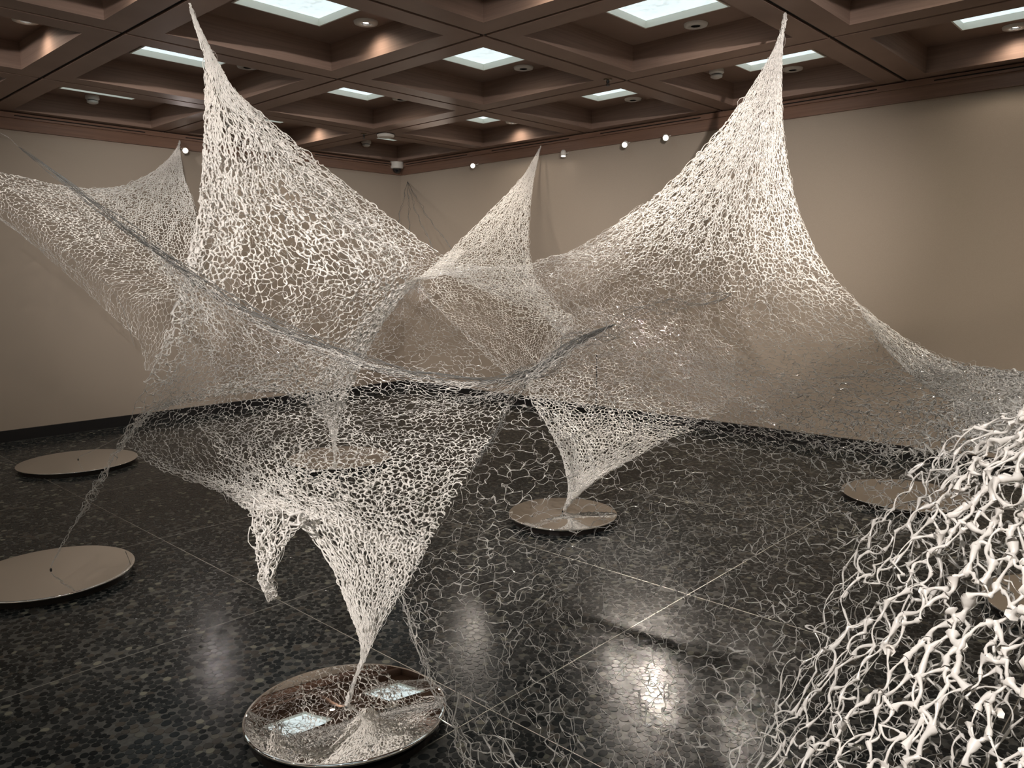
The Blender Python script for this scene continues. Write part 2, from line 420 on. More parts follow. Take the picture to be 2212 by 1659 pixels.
# dome camera in the corner
p_ = onplane(857, 352, 2, CE - .01)
t = tag(empty('security_camera', (p_[0], p_[1], CE)), 'white dome security camera with black eye in the far ceiling corner', 'camera')
bm = bmesh.new(); lathe(bm, [(0, 0), (.09, 0), (.092, -.05), (.085, -.085), (.062, -.09), (0, -.09)], 32); bmesh.ops.recalc_face_normals(bm, faces=bm.faces); bm_obj('housing', bm, WHITE, t, smooth=False)
bm = bmesh.new(); lathe(bm, [(.062, -.09)] + [(.062 * math.cos(a), -.09 - .062 * math.sin(a)) for a in [k * PI / 16 for k in range(1, 8)]] + [(0, -.152)], 28); bmesh.ops.recalc_face_normals(bm, faces=bm.faces); bm_obj('dome', bm, mat('smoked_dome', (.01, .01, .012), .05, coat=.5), t, smooth=True)
def sprinkler(px, py, label):
    p_ = onplane(px, py, 2, CE)
    t = tag(empty('sprinkler', tuple(p_)), label, 'sprinkler', 'ceiling sprinkler heads')
    bm = bmesh.new(); lathe(bm, [(0, 0), (.036, 0), (.033, -.008), (.012, -.01), (0, -.01)], 24); bmesh.ops.recalc_face_normals(bm, faces=bm.faces); bm_obj('escutcheon', bm, mat('brass_dark', (.12, .09, .06), .3, metal=1), t)
    bm = bmesh.new(); lathe(bm, [(0, -.01), (.008, -.01), (.008, -.03), (.003, -.034), (.003, -.05), (0, -.05)], 12); box(bm, -.014, -.011, -.002, .002, -.05, -.012); box(bm, .011, .014, -.002, .002, -.05, -.012); bmesh.ops.recalc_face_normals(bm, faces=bm.faces); bm_obj('stem', bm, BLACKM, t)
    bm = bmesh.new(); lathe(bm, [(0, -.05), (.018, -.05), (.018, -.053), (0, -.053)], 16); bmesh.ops.recalc_face_normals(bm, faces=bm.faces); bm_obj('deflector', bm, BLACKM, t)
sprinkler(1313, 171, 'dark sprinkler head on the beam above the flat skylight')
sprinkler(786, 289, 'dark sprinkler head on the beam near the far left corner')
# small spotlights under the fascia
def spotlight(p, target, watts, ang, label, on=True, col=(1, .88, .76)):
    p = Vector(p); t = tag(empty('spotlight', p), label, 'spotlight', 'small spotlights under the timber fascia')
    d = (Vector(target) - p).normalized(); q = d.to_track_quat('-Z', 'Y').to_matrix().to_4x4()
    bm = bmesh.new(); lathe(bm, [(0, .05), (.02, .05), (.03, .03), (.032, -.02), (.028, -.02), (.026, -.012), (0, -.012)], 20); bmesh.ops.recalc_face_normals(bm, faces=bm.faces); bm.transform(q); bm_obj('lamp_head', bm, WHITE, t, smooth=True)
    bm = bmesh.new(); lathe(bm, [(0, -.0125), (.025, -.0125), (.025, -.015), (0, -.016)], 20); bmesh.ops.recalc_face_normals(bm, faces=bm.faces); bm.transform(q); bm_obj('lens', bm, LENS_ON, t)
    # bracket arm back to the wall
    wall = Vector((p.x, YR - .03, p.z + .03)) if p.y > 6.5 else Vector((XL + .045, p.y, p.z + .03))
    dv = wall - p; L_ = dv.length; bm = bmesh.new(); lathe(bm, [(0, 0), (.006, 0), (.006, L_), (0, L_)], 8); bmesh.ops.recalc_face_normals(bm, faces=bm.faces); bm.transform(dv.to_track_quat('Z', 'Y').to_matrix().to_4x4()); bm_obj('bracket', bm, WHITE, t)
    if watts: add_spot('spotlight_beam', tuple(p + d * .03), target, watts, ang, .5, col, .025)
spy = YR - .12
def spw(px, py): return tuple(onplane(px, py, 1, spy))
spotlight(spw(1022, 358), at(430, 500, 5.3), SPOT_W * 1.2, 45, 'glowing spotlight left of the small central net peak')
spotlight(spw(1217, 334), tuple(np.array(spw(1217, 334)) + (.3, -.5, -3)), 0, 60, 'spotlight right of the small central net peak, aimed down')
spotlight(spw(1350, 312), at(750, 1100, 4.), SPOT_W * .35, 45, 'left one of the two glowing spotlights between the right peaks')
spotlight(spw(1438, 297), at(1500, 1100, 3.4), SPOT_W * 1.1, 60, 'right one of the two glowing spotlights between the right peaks')
spotlight(spw(1652, 268), at(1600, 700, 5.2), SPOT_W * .4, 60, 'spotlight glinting through the tall right net peak')
spotlight(tuple(onplane(400, 325, 0, XL + .14)), at(600, 500, 6), SPOT_W * .07, 60, 'glowing spotlight beside the left wall net peak', col=(1, .88, .85))

# thin dark rod against the right wall
bm = bmesh.new(); lathe(bm, [(0, .113), (.006, .113), (.006, .706), (0, .706)], 10)
bmesh.ops.recalc_face_normals(bm, faces=bm.faces)
tag(bm_obj('wall_rod', bm, BLACKM, None, (-5.34, YR - .012, 0)), 'thin black upright rod on the right wall above the baseboard', 'rod')

# ------------------------------------------------------------ nets
def catmull(P, t):
    """P (n,k) control rows, t in [0,1] array -> points, uniform Catmull-Rom"""
    P = np.asarray(P, float); n = len(P)
    if n == 1: return np.repeat(P, len(t), 0)
    Q = np.vstack([2 * P[0] - P[1], P, 2 * P[-1] - P[-2]])
    s = np.clip(t, 0, 1) * (n - 1); i = np.minimum(s.astype(int), n - 2); f = (s - i)[:, None]
    a, b, c, d = Q[i], Q[i + 1], Q[i + 2], Q[i + 3]
    return .5 * (2 * b + (c - a) * f + (2 * a - 5 * b + 4 * c - d) * f ** 2 + (3 * b - a - 3 * c + d) * f ** 3)
class Surf:
    """smooth sheet through rows of (photo x, photo y, distance m, thread radius mm)"""
    def __init__(s, rows, nu=40):
        s.M = 49; t = np.linspace(0, 1, s.M); G = []
        for row in rows:
            q = [np.r_[at(a, b, d), r] for a, b, d, r in row]
            if len(q) == 1: G.append(np.repeat([q[0]], s.M, 0)); continue
            q = np.array(q); L = np.r_[0, np.cumsum(np.linalg.norm(np.diff(q[:, :3], axis=0), axis=1) ** .7)]; L /= L[-1]
            c = catmull(q, np.interp(t, L, np.linspace(0, 1, len(q)))); G.append(c)
        s.G = np.array(G)                      # rows, M, 4
        r_ = s.G[:, :, 3]; s.G[:, :, 3] = r_ * 1.15 * (1 + .32 * np.clip((r_ - 1.2) / 1.5, 0, 1))
        d = np.linalg.norm(np.diff(s.G[:, :, :3], axis=0), axis=2).mean(1)
        s.seg = d; s.n = len(rows)
    def __call__(s, u, v):
        """u in 0..1, v in 0..n-1"""
        G = s.G; n = s.n; Q = np.concatenate([2 * G[:1] - G[1:2], G, 2 * G[-1:] - G[-2:-1]])
        v = np.clip(v, 0, n - 1); i = np.minimum(v.astype(int), n - 2); f = (v - i)[:, None]
        x = np.clip(u, 0, 1) * (s.M - 1); k = np.minimum(x.astype(int), s.M - 2); g_ = (x - k)[:, None]
        def row(r): return Q[r, k] * (1 - g_) + Q[r, k + 1] * g_
        a, b, c, d = row(i), row(i + 1), row(i + 2), row(i + 3)
        out = .5 * (2 * b + (c - a) * f + (2 * a - 5 * b + 4 * c - d) * f ** 2 + (3 * b - a - 3 * c + d) * f ** 3)
        out[:, 3] = np.maximum(b[:, 3] * (1 - f[:, 0]) + c[:, 3] * f[:, 0], .3)
        return out
TRI = [0]
def tubes(name, PTS, RAD, parent, TH, sides=3):
    """PTS (E,K,3) polylines, RAD (E,K) radii in m -> one mesh of little tapered threads"""
    E, K, _ = PTS.shape
    tan = np.gradient(PTS, axis=1); tan /= np.linalg.norm(tan, axis=2, keepdims=True) + 1e-12
    ref = np.where(np.abs(tan[..., 2:3]) > .8, np.array([1., 0, 0]), np.array([0, 0, 1.]))
    ref = np.repeat(ref[:, :1], K, 1)
    a = np.cross(tan, ref); a /= np.linalg.norm(a, axis=2, keepdims=True) + 1e-12; b = np.cross(tan, a)
    ang = np.arange(sides) * 2 * PI / sides
    V = PTS[:, :, None] + RAD[:, :, None, None] * (a[:, :, None] * np.cos(ang)[None, None, :, None] + b[:, :, None] * np.sin(ang)[None, None, :, None])
    V = V.reshape(-1, 3)
    base = (np.arange(E) * K * sides)[:, None, None, None]
    k = np.arange(K - 1)[None, :, None, None] * sides
    s0 = np.arange(sides)[None, None, :, None]; s1 = (s0 + 1) % sides
    F = np.concatenate([base + k + s0, base + k + s1, base + k + sides + s1, base + k + sides + s0], 3).reshape(-1, 4)
    me = bpy.data.meshes.new(name); nf = len(F)
    me.vertices.add(len(V)); me.vertices.foreach_set('co', V.astype(np.float32).ravel())
    me.loops.add(nf * 4); me.loops.foreach_set('vertex_index', F.astype(np.int32).ravel())
    me.polygons.add(nf); me.polygons.foreach_set('loop_start', np.arange(nf, dtype=np.int32) * 4)
    me.polygons.foreach_set('loop_total', np.full(nf, 4, np.int32)); me.polygons.foreach_set('use_smooth', np.ones(nf, bool))
    me.update(calc_edges=True)
    at_ = me.attributes.new('thick', 'FLOAT', 'POINT'); at_.data.foreach_set('value', np.repeat(TH.reshape(-1), sides).astype(np.float32))
    me.materials.append(NET); TRI[0] += nf * 2
    o = link(name, me, parent); return o
def smoothnoise(shape, cells, amp, rg):
    h, w_ = shape; gh, gw = max(2, int(h / cells) + 2), max(2, int(w_ / cells) + 2)
    G = rg.normal(0, 1, (gh, gw)); y = np.linspace(0, gh - 1.001, h); x = np.linspace(0, gw - 1.001, w_)
    yi, xi = y.astype(int), x.astype(int); fy, fx = (y - yi)[:, None], (x - xi)[None]
    fy = fy * fy * (3 - 2 * fy); fx = fx * fx * (3 - 2 * fx)
    return amp * (G[yi][:, xi] * (1 - fy) * (1 - fx) + G[yi][:, xi + 1] * (1 - fy) * fx + G[yi + 1][:, xi] * fy * (1 - fx) + G[yi + 1][:, xi + 1] * fy * fx)
def net(name, parent, rows, nu, cell=.036, seed=1, K=4, sides=3, drop=.06, jit=.3, puff=.25, double=0, label=None, curve=.11, edge=1.5, fray=.0, noedge=False, lim=.27):
    rg = np.random.default_rng(seed); sf = Surf(rows)
    L = np.r_[0, np.cumsum(sf.seg)]; nv = max(4, int(round(L[-1] / cell)))
    vmap = lambda t: np.interp(t, L / L[-1], np.arange(len(L)))
    W_ = 2 * nu + 1; H = nv + 1
    I, J = np.meshgrid(np.arange(W_), np.arange(H))
    zig = np.where((I + J) % 2 == 0, .17, -.17)
    idx = (J * W_ + I)
    e1 = np.stack([idx[:, :-1].ravel(), idx[:, 1:].ravel()], 1)
    m_ = ((I + J) % 2 == 0)[:-1]; e2 = np.stack([idx[:-1][m_], idx[1:][m_]], 1)
    e3 = np.concatenate([np.stack([idx[:-1, 0], idx[1:, 0]], 1), np.stack([idx[:-1, -1], idx[1:, -1]], 1)])
    Ed = np.concatenate([e1, e2]); Ed = Ed[rg.random(len(Ed)) > drop]; ne = len(Ed)
    # jitter, then relax like a foam so that opened cells turn round
    U = I + rg.normal(0, jit * 2.2, I.shape); V = J + zig + rg.normal(0, jit * 1.2, I.shape)
    fixu = (I == 0) | (I == W_ - 1); fixv = (J == 0) | (J == H - 1)
    for _ in range(2):
        acc = np.zeros((I.size, 3))
        for a_, b_ in ((0, 1), (1, 0)):
            np.add.at(acc, Ed[:, a_], np.stack([U.ravel()[Ed[:, b_]], V.ravel()[Ed[:, b_]], np.ones(ne)], 1))
        n_ = np.maximum(acc[:, 2], 1); has = (acc[:, 2] > 0).reshape(I.shape)
        U = np.where(has, .3 * U + .7 * (acc[:, 0] / n_).reshape(I.shape), U); V = np.where(has, .3 * V + .7 * (acc[:, 1] / n_).reshape(I.shape), V)
    U = U + smoothnoise(I.shape, 7, .7, rg); V = V + smoothnoise(I.shape, 7, .5, rg)
    U = np.where(fixu, I, U); V = np.where(fixv, J, V)
    Un = np.clip(U / (W_ - 1), 0, 1); Vn = np.clip(V / nv, 0, 1)
    P = sf(Un.ravel(), vmap(Vn.ravel())); pos = P[:, :3]; r0 = P[:, 3] * 1e-3 * np.exp(smoothnoise(I.shape, 4, .17, rg)).ravel()
    # local spacing, used to push nodes off the sheet and to keep the tips slim
    pos2 = sf(np.clip(Un.ravel() + 1 / nu, 0, 1), vmap(Vn.ravel()))[:, :3]
    width = np.linalg.norm(pos2 - pos, axis=1)
    pos = pos + rg.normal(0, 1, pos.shape) * (np.minimum(width, .05) * puff * .35)[:, None]
    if fray: pos += (rg.normal(0, 1, pos.shape) * fray) * (rg.random(len(pos)) < .12)[:, None]
    if edge > 0 and not noedge: Ed = np.concatenate([Ed, e3])
    if double:
        k_ = rg.random(ne) < double; Ed = np.concatenate([Ed, Ed[:ne][k_]])
    A, B = pos[Ed[:, 0]], pos[Ed[:, 1]]; ln = np.linalg.norm(B - A, axis=1)
    ok = (ln > 1e-4) & (ln < .4); Ed, A, B, ln = Ed[ok], A[ok], B[ok], ln[ok]
    E_ = len(Ed); t = np.linspace(0, 1, K)
    off = rg.normal(0, 1, (E_, 3)); dirn = (B - A) / ln[:, None]; off -= (off * dirn).sum(1)[:, None] * dirn
    off *= (ln * curve)[:, None]
    if double: off[-int(k_.sum()):] *= 1.6
    PT = A[:, None] * (1 - t)[None, :, None] + B[:, None] * t[None, :, None] + off[:, None] * (np.sin(PI * t))[None, :, None]
    ra, rb = r0[Ed[:, 0]], r0[Ed[:, 1]]; rv = rg.lognormal(0, .28, E_)
    nodef = rg.lognormal(0, .22, len(pos)); fa, fb = nodef[Ed[:, 0]], nodef[Ed[:, 1]]
    prof = 1.12 - .58 * np.sin(PI * t)
    R_ = (ra * fa)[:, None] * (1 - t) + (rb * fb)[:, None] * t
    R_ = R_ * prof[None] * rv[:, None]
    R_ = R_ * (1 + .25 * rg.normal(0, 1, R_.shape).clip(-1.5, 2))      # beads
    wloc = (width[Ed[:, 0]] + width[Ed[:, 1]]) / 2
    R_ = np.clip(R_, .00035, np.maximum(.0006, (wloc * lim + .0008))[:, None])
    TH = np.clip(((ra * 1000 - 1.1) / 2.6)[:, None] + 0 * R_, 0, 1) * .93 + .07
    o = tubes(name, PT, R_, parent, TH, sides)
    if label: o['label'] = label
    return o
def cord(name, parent, pts, r, strands=1, n=30, spread=.004, thick=.6, seed=3, label=None, wob=.002):
    rg = np.random.default_rng(seed); t = np.linspace(0, 1, n)
    P = catmull(np.array([np.asarray(p, float) for p in pts]), t); PT = []
    for k in range(strands):
        ph = rg.uniform(0, 6.28); tw = rg.uniform(20, 40)
        o_ = np.stack([np.cos(ph + tw * t), np.sin(ph + tw * t), np.sin(ph * 2 + tw * .7 * t)], 1) * spread * (strands > 1) * np.sin(PI * t)[:, None] ** .5
        PT.append(P + o_ + rg.normal(0, wob, P.shape) * np.sin(PI * t)[:, None])
    PT = np.array(PT); R_ = r * rg.lognormal(0, .25, PT.shape[:2])
    o = tubes(name, PT, R_, parent, np.full(R_.shape, thick), 5)
    if label: o['label'] = label
    return o

sc = empty('net_sculpture', (-3.4, 2.6, 0))
tag(sc, 'huge milky white stretched net rising in three tall peaks and tied to floor mirrors', 'net sculpture')
sc.location = (0, 0, 0)

A0 = np.r_[410, 8, 5.39]; B0 = (1697, 25, 5.50)
# --- left peak, front sheet
net('net_peak', sc, [
 [(412, 14, 5.4, 1.5)],
 [(424, 62, 5.38, 2.2), (432, 62, 5.4, 2.2)],
 [(440, 112, 5.35, 3.0), (452, 112, 5.3, 3), (468, 130, 5.4, 3.0)],
 [(443, 195, 5.3, 4.0), (470, 198, 5.2, 4), (520, 212, 5.4, 4.0)],
 [(441, 290, 5.25, 4.8), (480, 300, 5.1, 4.8), (540, 300, 5.15, 4.6), (600, 296, 5.5, 4.4)],
 [(436, 400, 5.2, 5), (500, 410, 5.0, 5), (590, 410, 5.2, 4.6), (690, 385, 5.4, 4.2)],
 [(424, 500, 5.15, 5), (520, 515, 5.0, 4.2), (640, 500, 5.15, 4.0), (800, 470, 5.5, 3.4)],
 [(402, 600, 5.1, 5), (510, 610, 5.0, 2.6), (660, 600, 5.15, 2.6), (780, 590, 5.2, 3.6), (880, 560, 5.5, 3.4)],
 [(372, 690, 5.1, 3.6), (500, 700, 5.1, 1.6), (670, 680, 5.3, 2.0), (790, 650, 5.5, 2.8), (870, 632, 5.75, 4.2)],
 [(340, 770, 5.05, 2.4), (480, 770, 5.2, 1.2), (660, 755, 5.6, 2.0), (770, 725, 5.9, 2.9), (822, 700, 6.1, 4.2)],
 [(305, 850, 5.0, 1.8), (450, 815, 5.3, 1.2), (640, 800, 5.9, 2.3), (730, 800, 6.3, 3.0), (778, 790, 6.45, 4.2)],
 [(268, 940, 4.95, 1.8), (380, 862, 5.2, 1.4), (560, 835, 6.0, 3.0), (690, 850, 6.45, 4), (745, 870, 6.8, 5.0)],
 [(215, 1040, 4.92, 1.7), (300, 905, 5.15, 1.6), (420, 866, 5.6, 1.8), (540, 844, 6.1, 3.6), (630, 856, 6.5, 5), (690, 895, 6.8, 4.6), (722, 945, 6.97, 4.2)],
 ], 40, .040, seed=11, lim=.38, double=.3, puff=.55, jit=.36, label='front sheet of the tall left peak')
# --- left peak, back sheet
net('net_peak', sc, [
 [(412, 14, 5.42, 1.5)],
 [(440, 112, 5.45, 2.4), (466, 128, 5.45, 2.6)],
 [(444, 200, 5.6, 3.6), (522, 213, 5.5, 3.6)],
 [(443, 310, 5.6, 3.4), (540, 320, 5.7, 3.2), (640, 318, 5.7, 3.8)],
 [(435, 430, 5.6, 3.2), (590, 440, 5.7, 2.6), (770, 418, 5.8, 3.6)],
 [(415, 540, 5.6, 2.6), (620, 560, 5.7, 1.3), (880, 500, 6.0, 3.2)],
 [(440, 660, 5.6, 1.3), (660, 640, 5.7, 1.2), (925, 545, 6.1, 2.6)],
 [(520, 740, 5.6, 1.2), (700, 690, 5.8, 1.2), (900, 600, 6.2, 2.4)],
 ], 32, .046, seed=12)
# --- right flank of the left peak, running on as a band to the right peak
net('net_peak', sc, [
 [(500, 190, 5.38, 3.0), (516, 215, 5.33, 3.2)],
 [(655, 322, 5.75, 3.6), (600, 350, 5.45, 3.6)],
 [(765, 412, 5.85, 3.2), (700, 455, 5.6, 3.2)],
 [(852, 478, 5.95, 2.6), (800, 545, 5.7, 2.6)],
 [(920, 527, 6.05, 2.2), (870, 590, 5.85, 2.4)],
 [(985, 566, 6.15, 1.8), (915, 604, 6.0, 2.4)],
 [(1060, 576, 6.2, 1.5), (975, 594, 6.1, 1.8)],
 [(1150, 570, 6.2, 1.5), (1060, 628, 6.2, 1.3)],
 [(1255, 532, 6.05, 1.5), (1160, 660, 6.2, 1.3)],
 [(1390, 440, 5.9, 1.7), (1290, 640, 6.2, 1.3)],
 ], 13, .042, seed=13)
# --- right peak and big sheet: from the ceiling down, out over the floor towards the lens
net('net_sheet', sc, [
 [(1696, 27, 5.50, 1.60)],
 [(1674, 100, 5.45, 2.70), (1691, 100, 5.45, 2.70)],
 [(1612, 205, 5.4, 3.78), (1655, 210, 5.3, 3.78), (1689, 205, 5.4, 3.78)],
 [(1525, 315, 5.4, 3.78), (1610, 330, 5.2, 4.32), (1697, 320, 5.35, 4.32)],
 [(1405, 432, 5.6, 2.88), (1560, 455, 5.2, 3.78), (1728, 462, 5.25, 4.14)],
 [(1262, 530, 5.9, 1.80), (1460, 560, 5.3, 1.98), (1640, 575, 5.1, 2.70), (1785, 577, 5.1, 3.24)],
 [(1150, 568, 6.2, 1.60), (1320, 620, 5.6, 1.30), (1560, 660, 5.2, 1.20), (1720, 660, 5.05, 1.60), (1862, 662, 5.0, 1.80)],
 [(1120, 600, 6.3, 1.30), (1300, 670, 5.6, 1.10), (1560, 730, 5.1, 1.10), (1780, 735, 4.9, 1.20), (1965, 735, 4.8, 1.53)],
 [(1180, 690, 5.9, 1.20), (1320, 720, 5.5, 1.10), (1580, 790, 4.9, 1.10), (1840, 800, 4.6, 1.20), (2070, 782, 4.4, 1.80)],
 [(1220, 735, 5.5, 1.30), (1350, 780, 5.2, 1.10), (1600, 840, 4.6, 1.10), (1880, 860, 4.2, 1.30), (2130, 830, 3.8, 1.98), (2260, 812, 3.4, 1.98)],
 [(1175, 790, 5.0, 1.60), (1350, 835, 4.9, 1.10), (1620, 890, 4.3, 1.10), (1900, 915, 3.7, 1.40), (2130, 890, 3.0, 1.80), (2300, 850, 2.4, 2.16)],
 [(1112, 855, 4.7, 1.60), (1350, 890, 4.4, 1.05), (1620, 945, 3.9, 1.05), (1890, 975, 3.2, 1.30), (2120, 960, 2.4, 1.80), (2320, 910, 1.8, 2.16)],
 ], 74, .036, seed=14, double=.25, K=4, curve=.14, puff=.45, drop=.08, label='large sheet drawn down from the right peak over the floor')
net('net_sheet', sc, [
 [(1112, 855, 4.7, 1.6), (1350, 890, 4.4, 1.05), (1620, 945, 3.9, 1.05), (1890, 975, 3.2, 1.3), (2120, 960, 2.4, 2.0), (2320, 910, 1.8, 2.4)],
 [(1060, 945, 4.0, 1.3), (1340, 960, 4.0, 1.05), (1610, 1020, 3.5, 1.05), (1880, 1050, 2.8, 1.2), (2120, 1060, 2.0, 1.6), (2340, 1040, 1.5, 1.8)],
 [(990, 1070, 3.5, 1.2), (1300, 1080, 3.5, 1.05), (1590, 1130, 3.0, 1.05), (1850, 1170, 2.4, 1.15), (2100, 1220, 1.8, 1.3), (2360, 1230, 1.35, 1.5)],
 [(925, 1185, 3.32, 1.2), (1240, 1210, 3.1, 1.05), (1540, 1270, 2.6, 1.05), (1820, 1330, 2.1, 1.1), (2100, 1400, 1.6, 1.2), (2360, 1420, 1.3, 1.2)],
 [(868, 1290, 3.15, 1.2), (1190, 1340, 2.7, 1.05), (1480, 1420, 2.3, 1.05), (1780, 1500, 1.9, 1.1), (2080, 1570, 1.5, 1.1), (2360, 1600, 1.25, 1.1)],
 [(925, 1450, 2.6, 1.2), (1200, 1510, 2.35, 1.05), (1450, 1590, 2.05, 1.05), (1740, 1670, 1.75, 1.05), (2060, 1740, 1.4, 1.1), (2360, 1780, 1.2, 1.1)],
 [(1010, 1640, 2.2, 1.2), (1230, 1690, 2.05, 1.05), (1460, 1770, 1.85, 1.05), (1740, 1850, 1.6, 1.05), (2060, 1900, 1.35, 1.1), (2360, 1950, 1.2, 1.1)],
 [(1050, 1760, 2.0, 1.2), (1260, 1830, 1.9, 1.05), (1480, 1900, 1.75, 1.05), (1760, 1960, 1.5, 1.05), (2060, 2020, 1.3, 1.1), (2360, 2050, 1.2, 1.1)],
 ], 44, .056, seed=41, double=.6, K=7, curve=.17, drop=.1, label='wide sheet of clear open loops spread over the floor')
# back skin of the right peak
net('net_peak', sc, [
 [(1696, 27, 5.52, 1.6)],
 [(1676, 100, 5.55, 2.6), (1691, 100, 5.55, 2.6)],
 [(1620, 205, 5.7, 3.6), (1689, 205, 5.6, 3.6)],
 [(1535, 315, 5.9, 3.6), (1620, 330, 6.0, 3.6), (1696, 320, 5.8, 3.8)],
 [(1420, 430, 6.1, 2.6), (1570, 450, 6.3, 3.0), (1727, 460, 6.0, 3.2)],
 [(1280, 530, 6.4, 1.7), (1500, 560, 6.6, 1.8), (1783, 575, 6.0, 2.2)],
 [(1200, 560, 6.6, 1.3), (1480, 640, 6.8, 1.2), (1860, 660, 6.0, 1.6)],
 [(1230, 640, 6.6, 1.1), (1500, 720, 6.8, 1.1), (1940, 740, 5.8, 1.2)],
 ], 40, .048, seed=15)
# right side crease where the sheet gathers, brighter strands
net('net_sheet', sc, [
 [(1850, 655, 5.05, 1.8), (1900, 740, 4.7, 1.3)],
 [(1960, 735, 4.8, 2.0), (1980, 820, 4.3, 1.8)],
 [(2060, 785, 4.3, 2.2), (2060, 880, 3.8, 2.2)],
 [(2150, 800, 3.8, 2.4), (2110, 950, 3.2, 2.4)],
 [(2230, 806, 3.4, 2.6), (2170, 985, 2.6, 2.8)],
 [(2330, 820, 3.0, 2.6), (2260, 990, 2.0, 2.8)],
 ], 30, .034, seed=16, label='bright gathered band at the right frame edge')
# coarse net close to the lens at right
near_rows = [
 [(2350, 700, 1.50, 4.0), (2420, 760, 1.35, 4.0), (2480, 820, 1.3, 4.0)],
 [(2215, 868, 1.50, 3.2), (2320, 920, 1.35, 3.6), (2460, 980, 1.25, 3.6)],
 [(2040, 960, 1.6, 1.5), (2120, 1000, 1.45, 2.4), (2200, 1040, 1.35, 3.2), (2330, 1130, 1.25, 3.3), (2480, 1180, 1.15, 3.3)],
 [(1915, 1095, 1.55, 1.3), (2010, 1130, 1.40, 2.0), (2110, 1180, 1.3, 2.9), (2250, 1290, 1.2, 3.0), (2450, 1380, 1.05, 3.0)],
 [(1815, 1250, 1.5, 1.2), (1910, 1280, 1.35, 1.9), (2030, 1340, 1.25, 2.6), (2190, 1440, 1.15, 2.7), (2420, 1560, 1.0, 2.7)],
 [(1725, 1410, 1.45, 1.2), (1820, 1440, 1.30, 1.8), (1950, 1500, 1.2, 2.4), (2130, 1590, 1.1, 2.4), (2400, 1720, .98, 2.4)],
 [(1630, 1580, 1.4, 1.2), (1725, 1600, 1.25, 1.8), (1870, 1660, 1.15, 2.3), (2080, 1750, 1.05, 2.3), (2380, 1870, .95, 2.2)],
 [(1550, 1730, 1.35, 1.2), (1650, 1750, 1.20, 1.8), (1800, 1820, 1.1, 2.2), (2040, 1900, 1.0, 2.2), (2350, 2000, .92, 2.2)]]
net('net_foreground', sc, [[(x, y, d, r * .95) for x, y, d, r in row] for row in near_rows], 18, .050, seed=17, noedge=True, K=7, sides=6, drop=.1, double=.1, curve=.12, jit=.3, puff=.5, label='coarse thick net close to the lens at the right edge')
net('net_foreground', sc, [[(x + 25, y - 10, d + .12, r * .62) for x, y, d, r in row] for row in near_rows], 15, .055, seed=18, noedge=True, K=6, sides=5, drop=.12, curve=.12, jit=.3, puff=.5)
# --- small central peak and its sheet
net('net_peak', sc, [
 [(1167, 318, 9.55, 1.85)],
 [(1153, 348, 9.5, 3.33), (1161, 350, 9.5, 3.33)],
 [(1120, 392, 9.4, 4.44), (1152, 396, 9.4, 4.44)],
 [(1072, 442, 9.2, 4.74), (1146, 448, 9.2, 4.74)],
 [(1010, 505, 8.9, 4.74), (1080, 515, 8.9, 4.59), (1143, 515, 8.9, 4.74)],
 [(950, 563, 8.5, 4.44), (1050, 570, 8.5, 3.70), (1150, 575, 8.4, 4.59)],
 [(905, 612, 8.0, 3.11), (1040, 625, 8.0, 2.52), (1172, 622, 8.0, 4.44)],
 [(960, 680, 7.6, 1.92), (1080, 680, 7.6, 1.92), (1215, 668, 7.6, 3.70)],
 [(1015, 735, 7.2, 1.78), (1110, 725, 7.2, 1.78), (1242, 690, 7.3, 2.66)],
 [(1075, 790, 6.9, 1.78), (1140, 770, 6.9, 1.78), (1215, 735, 6.9, 1.78)],
 [(1130, 848, 6.5, 1.92), (1170, 810, 6.6, 1.78), (1210, 780, 6.6, 1.48)],
 ], 36, .042, seed=19, label='small central peak rising to the right wall fascia')
# back of it
net('net_peak', sc, [
 [(1167, 318, 9.6, 1.85)],
 [(1115, 400, 9.5, 3.40), (1150, 402, 9.5, 3.40)],
 [(1015, 505, 9.3, 3.40), (1141, 510, 9.2, 3.40)],
 [(940, 572, 8.9, 2.96), (1148, 575, 8.8, 3.26)],
 [(960, 590, 8.6, 2.52), (1160, 625, 8.5, 2.66)],
 [(1050, 630, 8.3, 1.78), (1210, 690, 8.1, 1.78)],
 ], 26, .048, seed=20)
# left edge of the central peak running down to the middle floor mirror
net('net_foot', sc, [
 [(985, 535, 8.75, 5.10), (1005, 545, 8.6, 4.59)],
 [(930, 583, 8.3, 4.76), (955, 590, 8.3, 3.40)],
 [(880, 630, 7.8, 4.59), (872, 612, 7.7, 3.40)],
 [(822, 706, 7.5, 4.59), (780, 700, 7.3, 2.89)],
 [(780, 790, 7.25, 4.59), (720, 775, 7.0, 2.55)],
 [(752, 855, 7.1, 4.59), (675, 830, 6.8, 2.89)],
 [(737, 905, 7.0, 4.59), (695, 885, 6.85, 3.91)],
 [(727, 945, 6.97, 4.25), (713, 935, 6.9, 3.91)],
 [(723, 990, 6.95, 1.87), (721, 988, 6.95, 1.87)],
 ], 14, .036, seed=21, lim=.5, label='narrow foot tied to the middle floor mirror')
# sparse veil seen in the gap between the left and central peaks
net('net_veil', sc, [
 [(896, 612, 6.4, 1.2), (910, 616, 6.4, 1.2)],
 [(835, 690, 5.8, 1.1), (900, 690, 5.7, 1.1), (975, 690, 5.9, 1.1)],
 [(790, 755, 5.3, 1.1), (920, 755, 5.2, 1.1), (1050, 755, 5.4, 1.2)],
 [(760, 790, 5.0, 1.3), (920, 812, 4.9, 1.3), (1110, 815, 5.1, 1.4)],
 ], 20, .05, seed=22, double=.3, K=5, drop=.12, label='sparse veil of clear loops in the gap between peaks')
